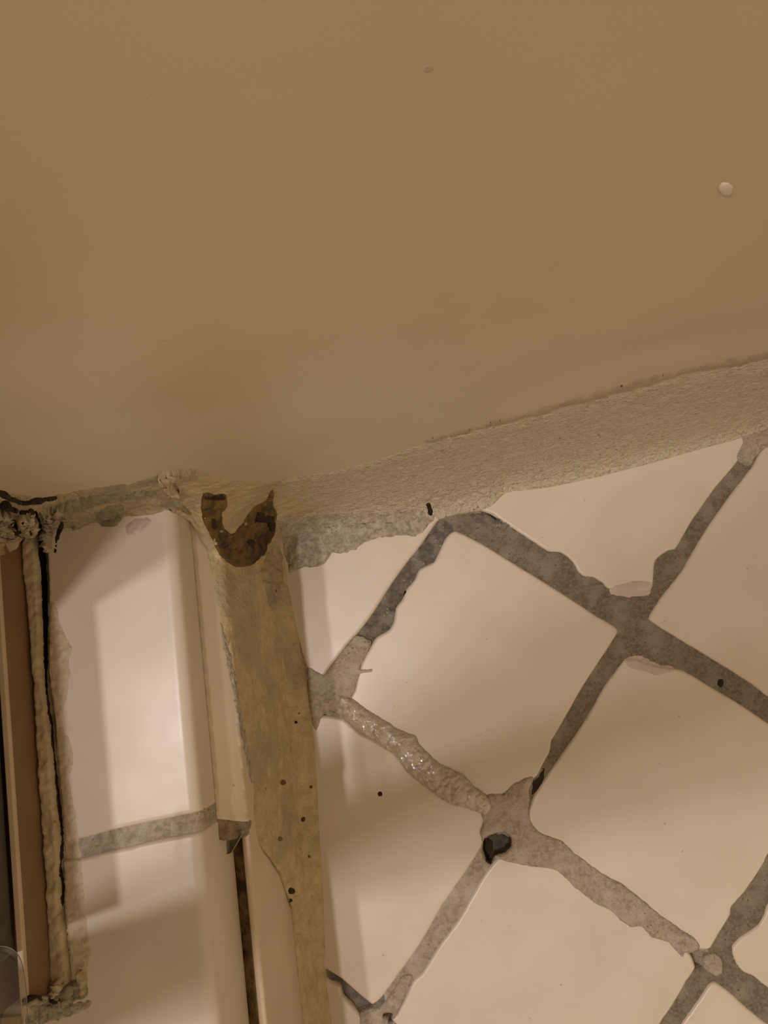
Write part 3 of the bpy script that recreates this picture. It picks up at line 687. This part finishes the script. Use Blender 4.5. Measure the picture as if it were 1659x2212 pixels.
tag(o, 'long caulk bead beside the brown rail, split from the curb tile by a black crack', 'caulk'); rbead = o
ALL += ['rbead', 'rail', 'core']
def res_(px, m, lab=None, parent=rbead, H=.0012, edge=9, amp=.0007, seed=70, step=2.5, name='caulk_scrap', **kw):
    o = patch(name, px, ALL, M[m], parent, H=H, edge=edge, amp=amp, seed=seed, step=step, **kw)
    if lab: o['label'] = lab
    return o
res_([(104,1305),(116,1302),(124,1318),(130,1350),(146,1375),(158,1400),(150,1420),(152,1450),(145,1500),(136,1540),(128,1560),(118,1540),(110,1480),(107,1400)], 'thin', 'ragged scrap lying on the curb tile', seed=71, amp=.0004, H=.0004, edge=5)
res_([(128,1560),(150,1600),(160,1640),(150,1690),(158,1730),(170,1790),(176,1850),(182,1930),(190,2000),(196,2060),(190,2110),(186,2150),(160,2155),(154,2100),(146,2040),(140,1970),(140,1900),(140,1840),(134,1760),(126,1680),(122,1600)], 'thin', 'thin torn strip on the curb tile', seed=72, H=.0002, amp=.0003, edge=5)
res_([(84,1105),(110,1095),(140,1090),(128,1112),(118,1135),(112,1160),(116,1192),(104,1196),(92,1180),(92,1150),(90,1130)], 'caulk_dirty', 'curled wedge of caulk at the top of the crack', seed=73, H=.0032, edge=12, amp=.0012)
res_([(114,1192),(120,1165),(126,1140),(140,1110),(136,1140),(126,1165),(122,1195)], 'dark', 'painted shade of the gap beside the wedge', seed=74, H=.0004, amp=.0001, edge=5)
res_([(40,1112),(60,1100),(76,1110),(82,1130),(80,1150),(70,1160),(56,1165),(44,1150),(34,1138)], 'residue', 'pale lump over the rail end', seed=75, H=.003, edge=10, amp=.0012)
res_([(2,1100),(20,1105),(36,1130),(40,1155),(34,1175),(22,1190),(14,1175),(6,1150),(0,1200),(-20,1210),(-20,1100)], 'caulk_dirty', 'dirty torn lumps at the left edge', seed=76, H=.0035, edge=12, amp=.0018)
res_([(24,1128),(34,1124),(40,1132),(36,1142),(26,1140)], 'dark', 'painted black shade of a hole', seed=77, H=.004, edge=5, amp=.0001)
res_([(-10,1052),(20,1068),(48,1082),(80,1076),(126,1070),(128,1076),(96,1084),(60,1088),(36,1086),(10,1074),(-10,1068)], 'dark', 'painted shade of the slit under the wall', seed=78, H=.0012, edge=6, amp=.0002, parent=wc1)
res_([(4,1082),(18,1084),(30,1096),(50,1102),(66,1098),(74,1104),(72,1112),(56,1108),(36,1106),(16,1100),(0,1096)], 'dark', 'dark slit below the torn strand', seed=79, H=.0016, edge=6, amp=.0002, parent=wc1)
res_([(50,2160),(80,2148),(110,2150),(130,2140),(158,2118),(186,2120),(190,2150),(170,2160),(140,2170),(100,2172),(60,2176)], 'mould', 'mouldy crumbs at the rail end', seed=80, H=.0022, edge=9, amp=.0018)
res_([(54,2150),(100,2150),(150,2152),(148,2160),(110,2164),(70,2168),(54,2166)], 'dark', 'painted black shade of the gap at the rail end', seed=81, H=.0024, edge=5, amp=.0008)
res_([(56,2172),(110,2168),(160,2166),(200,2160),(190,2180),(140,2200),(100,2210),(70,2215),(54,2212)], 'smear', 'grey powdery smear', seed=82, H=.0003, edge=10, amp=.0005)
res_([(112,2120),(130,2110),(140,2130),(130,2150),(112,2154),(106,2140)], 'residue', None, seed=83, H=.003, edge=9, amp=.0012)
res_([(166,2100),(176,2090),(186,2104),(190,2140),(178,2150),(172,2128)], 'residue', None, seed=84, H=.0026, edge=7, amp=.0008)
# flakes and mould on the wall bead
res_([(340,1030),(362,1016),(430,1014),(400,1024),(372,1034),(376,1050),(392,1062),(384,1080),(366,1074),(352,1056)], 'residue', 'curled pale flake', seed=85, H=.0022, edge=8, amp=.0012, parent=wc1)
res_([(210,1108),(230,1092),(262,1090),(272,1110),(262,1128),(240,1140),(218,1136),(206,1124)], 'mould', 'grey green mould patch', seed=86, H=.0006, edge=10, amp=.0006, parent=wc1)
res_([(270,1135),(290,1120),(318,1116),(330,1126),(318,1144),(296,1156),(274,1158)], 'film', 'mauve blot', seed=87, H=.0002, edge=10, amp=.0002, parent=wc1)
res_([(346,1080),(372,1078),(398,1090),(412,1112),(396,1108),(372,1098),(350,1096)], 'mould', 'dark speckled mould patch', seed=88, H=.0007, edge=8, amp=.0008, parent=wc1)
res_([(140,1085),(180,1072),(240,1066),(330,1060),(340,1070),(280,1080),(220,1090),(160,1110),(130,1130)], 'mould', 'mouldy streak', seed=89, H=.0006, edge=9, amp=.0010, parent=wc1)
# the brown hook
hook = [(438,1066),(448,1063),(466,1068),(488,1066),(490,1080),(488,1096),(480,1110),(481,1130),(488,1145),(498,1152),(510,1145),(525,1128),(538,1105),(552,1092),(570,1082),(588,1056),(593,1075),(590,1090),(598,1110),(595,1130),(596,1148),(590,1160),(582,1178),(570,1200),(550,1218),(530,1226),(510,1226),(492,1214),(474,1198),(462,1176),(450,1150),(438,1125),(434,1095)]
hk = res_(hook, 'brown', 'brown hook shaped patch of old adhesive', seed=90, H=.0005, edge=5, amp=.0009, parent=wc1, step=2, name='adhesive_residue', warp=3, ascale=.003)
ALL_H = ALL
res_([(545,1118),(556,1100),(572,1104),(590,1116),(596,1140),(584,1150),(574,1130),(560,1128),(548,1140)], 'dark', 'black scab', seed=91, H=.0012, edge=6, amp=.001, parent=wc1, step=2)
res_([(454,1125),(462,1118),(468,1130),(468,1150),(460,1155)], 'dark', 'black scab', seed=92, H=.0010, edge=5, amp=.0004, parent=wc1, step=2)
res_([(440,1066),(460,1070),(486,1070),(488,1076),(460,1078),(442,1076)], 'dark', None, seed=93, H=.0010, edge=4, amp=.0004, parent=wc1, step=2)
res_([(530,1166),(545,1158),(552,1172),(544,1186),(534,1182)], 'dark', None, seed=94, H=.0009, edge=8, amp=.0006, parent=wc1, step=2)
res_([(575,1178),(590,1165),(604,1172),(612,1215),(612,1260),(606,1300),(592,1325),(580,1310),(572,1270),(560,1240),(572,1205)], 'caulk_dirty', 'rough dirty patch of caulk', seed=95, H=.0007, edge=9, amp=.0009, parent=fc)
res_([(612,1410),(640,1400),(656,1430),(664,1470),(650,1500),(632,1490),(615,1450)], 'caulk_dirty', 'dark rough dimple', seed=96, H=.0004, edge=14, amp=.0007, parent=fc)
for i, (x, y, r) in enumerate([(630,1925,8), (628,1945,5), (655,1770,6), (612,1690,7), (668,1850,4), (640,1560,4), (605,1812,6), (672,1700,4)]):
    res_([(x-r,y),(x-r*.5,y-r),(x+r*.7,y-r*.8),(x+r,y+r*.3),(x+r*.2,y+r),(x-r*.7,y+r*.8)], 'dark' if i in (0, 1, 5) else 'brown', None, seed=100+i, H=.0003, edge=5, amp=.0002, parent=fc, step=1.6, warp=1.5, wscale=6, name='pit')
res_([(474,1345),(482,1350),(492,1390),(506,1440),(520,1520),(538,1620),(548,1690),(540,1690),(524,1610),(508,1530),(494,1460),(482,1400)], 'smear', 'grey feathered edge', seed=110, H=.0003, edge=8, amp=.0002, parent=fc)
# grey film on the left tile
res_([(606,1120),(700,1112),(800,1108),(900,1100),(926,1108),(936,1122),(905,1158),(860,1160),(800,1165),(772,1188),(718,1198),(702,1222),(660,1228),(636,1234),(622,1242),(612,1180)], 'smear', 'grey fibrous film spread over the tile', seed=111, H=.0006, edge=14, amp=.0006, parent=wc2, name='caulk_film', warp=6, wscale=20)
res_([(922,1088),(930,1086),(934,1100),(932,1116),(926,1112),(924,1100)], 'dark', 'small dark nick', seed=112, H=.0004, edge=4, amp=.0001, parent=wc2, step=1.6, name='pit')
res_([(872,1275),(878,1278),(874,1292),(868,1296)], 'dark', None, seed=113, H=.0004, edge=3, amp=.0001, parent=grout, step=1.5, name='pit')
res_([(1552,1470),(1560,1468),(1564,1476),(1558,1484),(1551,1480)], 'dark', None, seed=114, H=.0004, edge=3, amp=.0001, parent=grout, step=1.5, name='pit')
# marks on the wall
def wall_mark(px, m, lab, seed, H=.0002, edge=6, cat='mark', **kw):
    o = patch('white_speck' if m == 'speck' else ('brown_spot' if 'spot' in lab else 'scratch'), px, ['wall'], M[m], H=H, edge=edge, amp=.00003, seed=seed, step=1.6, warp=.4, wscale=8, **kw); tag(o, lab, cat); return o
wall_mark([(1552,402),(1560,394),(1574,394),(1584,403),(1583,416),(1572,424),(1558,420),(1551,411)], 'speck', 'small raised white speck on the beige wall near the right edge', 120, H=.0005, edge=14)
wall_mark([(912,145),(922,138),(936,142),(942,150),(934,158),(920,160),(912,154)], 'mark', 'faint reddish brown spot high on the beige wall', 121, H=.00003)
wall_mark([(340,737),(362,731),(392,729),(392,733),(366,737),(348,742)], 'mark', 'faint short scratch on the left of the beige wall', 122, H=.00003)
wall_mark([(1152,720),(1180,717),(1210,711),(1212,714),(1188,721),(1160,724)], 'mark', 'faint short scratch on the wall above the speckled caulk', 123, H=.00003)
o = patch('speck', [(816,1712),(821,1709),(826,1712),(826,1719),(820,1721),(816,1718)], TILES, M['dark'], H=.0003, edge=3, amp=0, seed=124, step=1.3, warp=0); tag(o, 'tiny dark brown speck on the tile below the wet grout ridge', 'speck')

res_([(918,950),(1000,928),(1100,902),(1200,872),(1300,842),(1400,815),(1480,796),(1560,778),(1659,758),(1760,735),(1760,752),(1659,774),(1560,794),(1480,806),(1400,832),(1300,858),(1200,885),(1100,911),(1000,936),(925,957)], 'lip', 'thin darker mauve brown line of old caulk along the top edge', seed=130, H=.0009, edge=7, amp=.0003, parent=wc2, name='caulk_lip')

res_([(70,1104),(80,1104),(86,1120),(94,1140),(94,1165),(100,1195),(103,1250),(104,1300),(105,1360),(104,1420),(103,1470),(104,1500),(99,1500),(96,1470),(93,1400),(91,1330),(89,1270),(86,1220),(82,1190),(83,1160),(78,1135),(70,1118)], 'black', 'painted black shade of the wide crack between bead and curb tile', seed=131, H=.0002, edge=4, amp=.0001, step=1.8, warp=2, wscale=10, name='crack')  # black strip paints in the shade of the open gap
res_([(99,1495),(104,1495),(108,1530),(115,1560),(118,1610),(122,1650),(127,1700),(134,1760),(139,1810),(137,1850),(134,1870),(140,1910),(141,1950),(136,1962),(131,1950),(132,1910),(127,1880),(129,1850),(132,1815),(127,1765),(120,1705),(116,1655),(112,1610),(108,1560),(102,1535)], 'dark', 'painted shade of the thin winding crack', seed=132, H=.0002, edge=4, amp=.0001, step=1.6, warp=3, wscale=10, name='crack')  # dark strip paints in the shade where the gap narrows
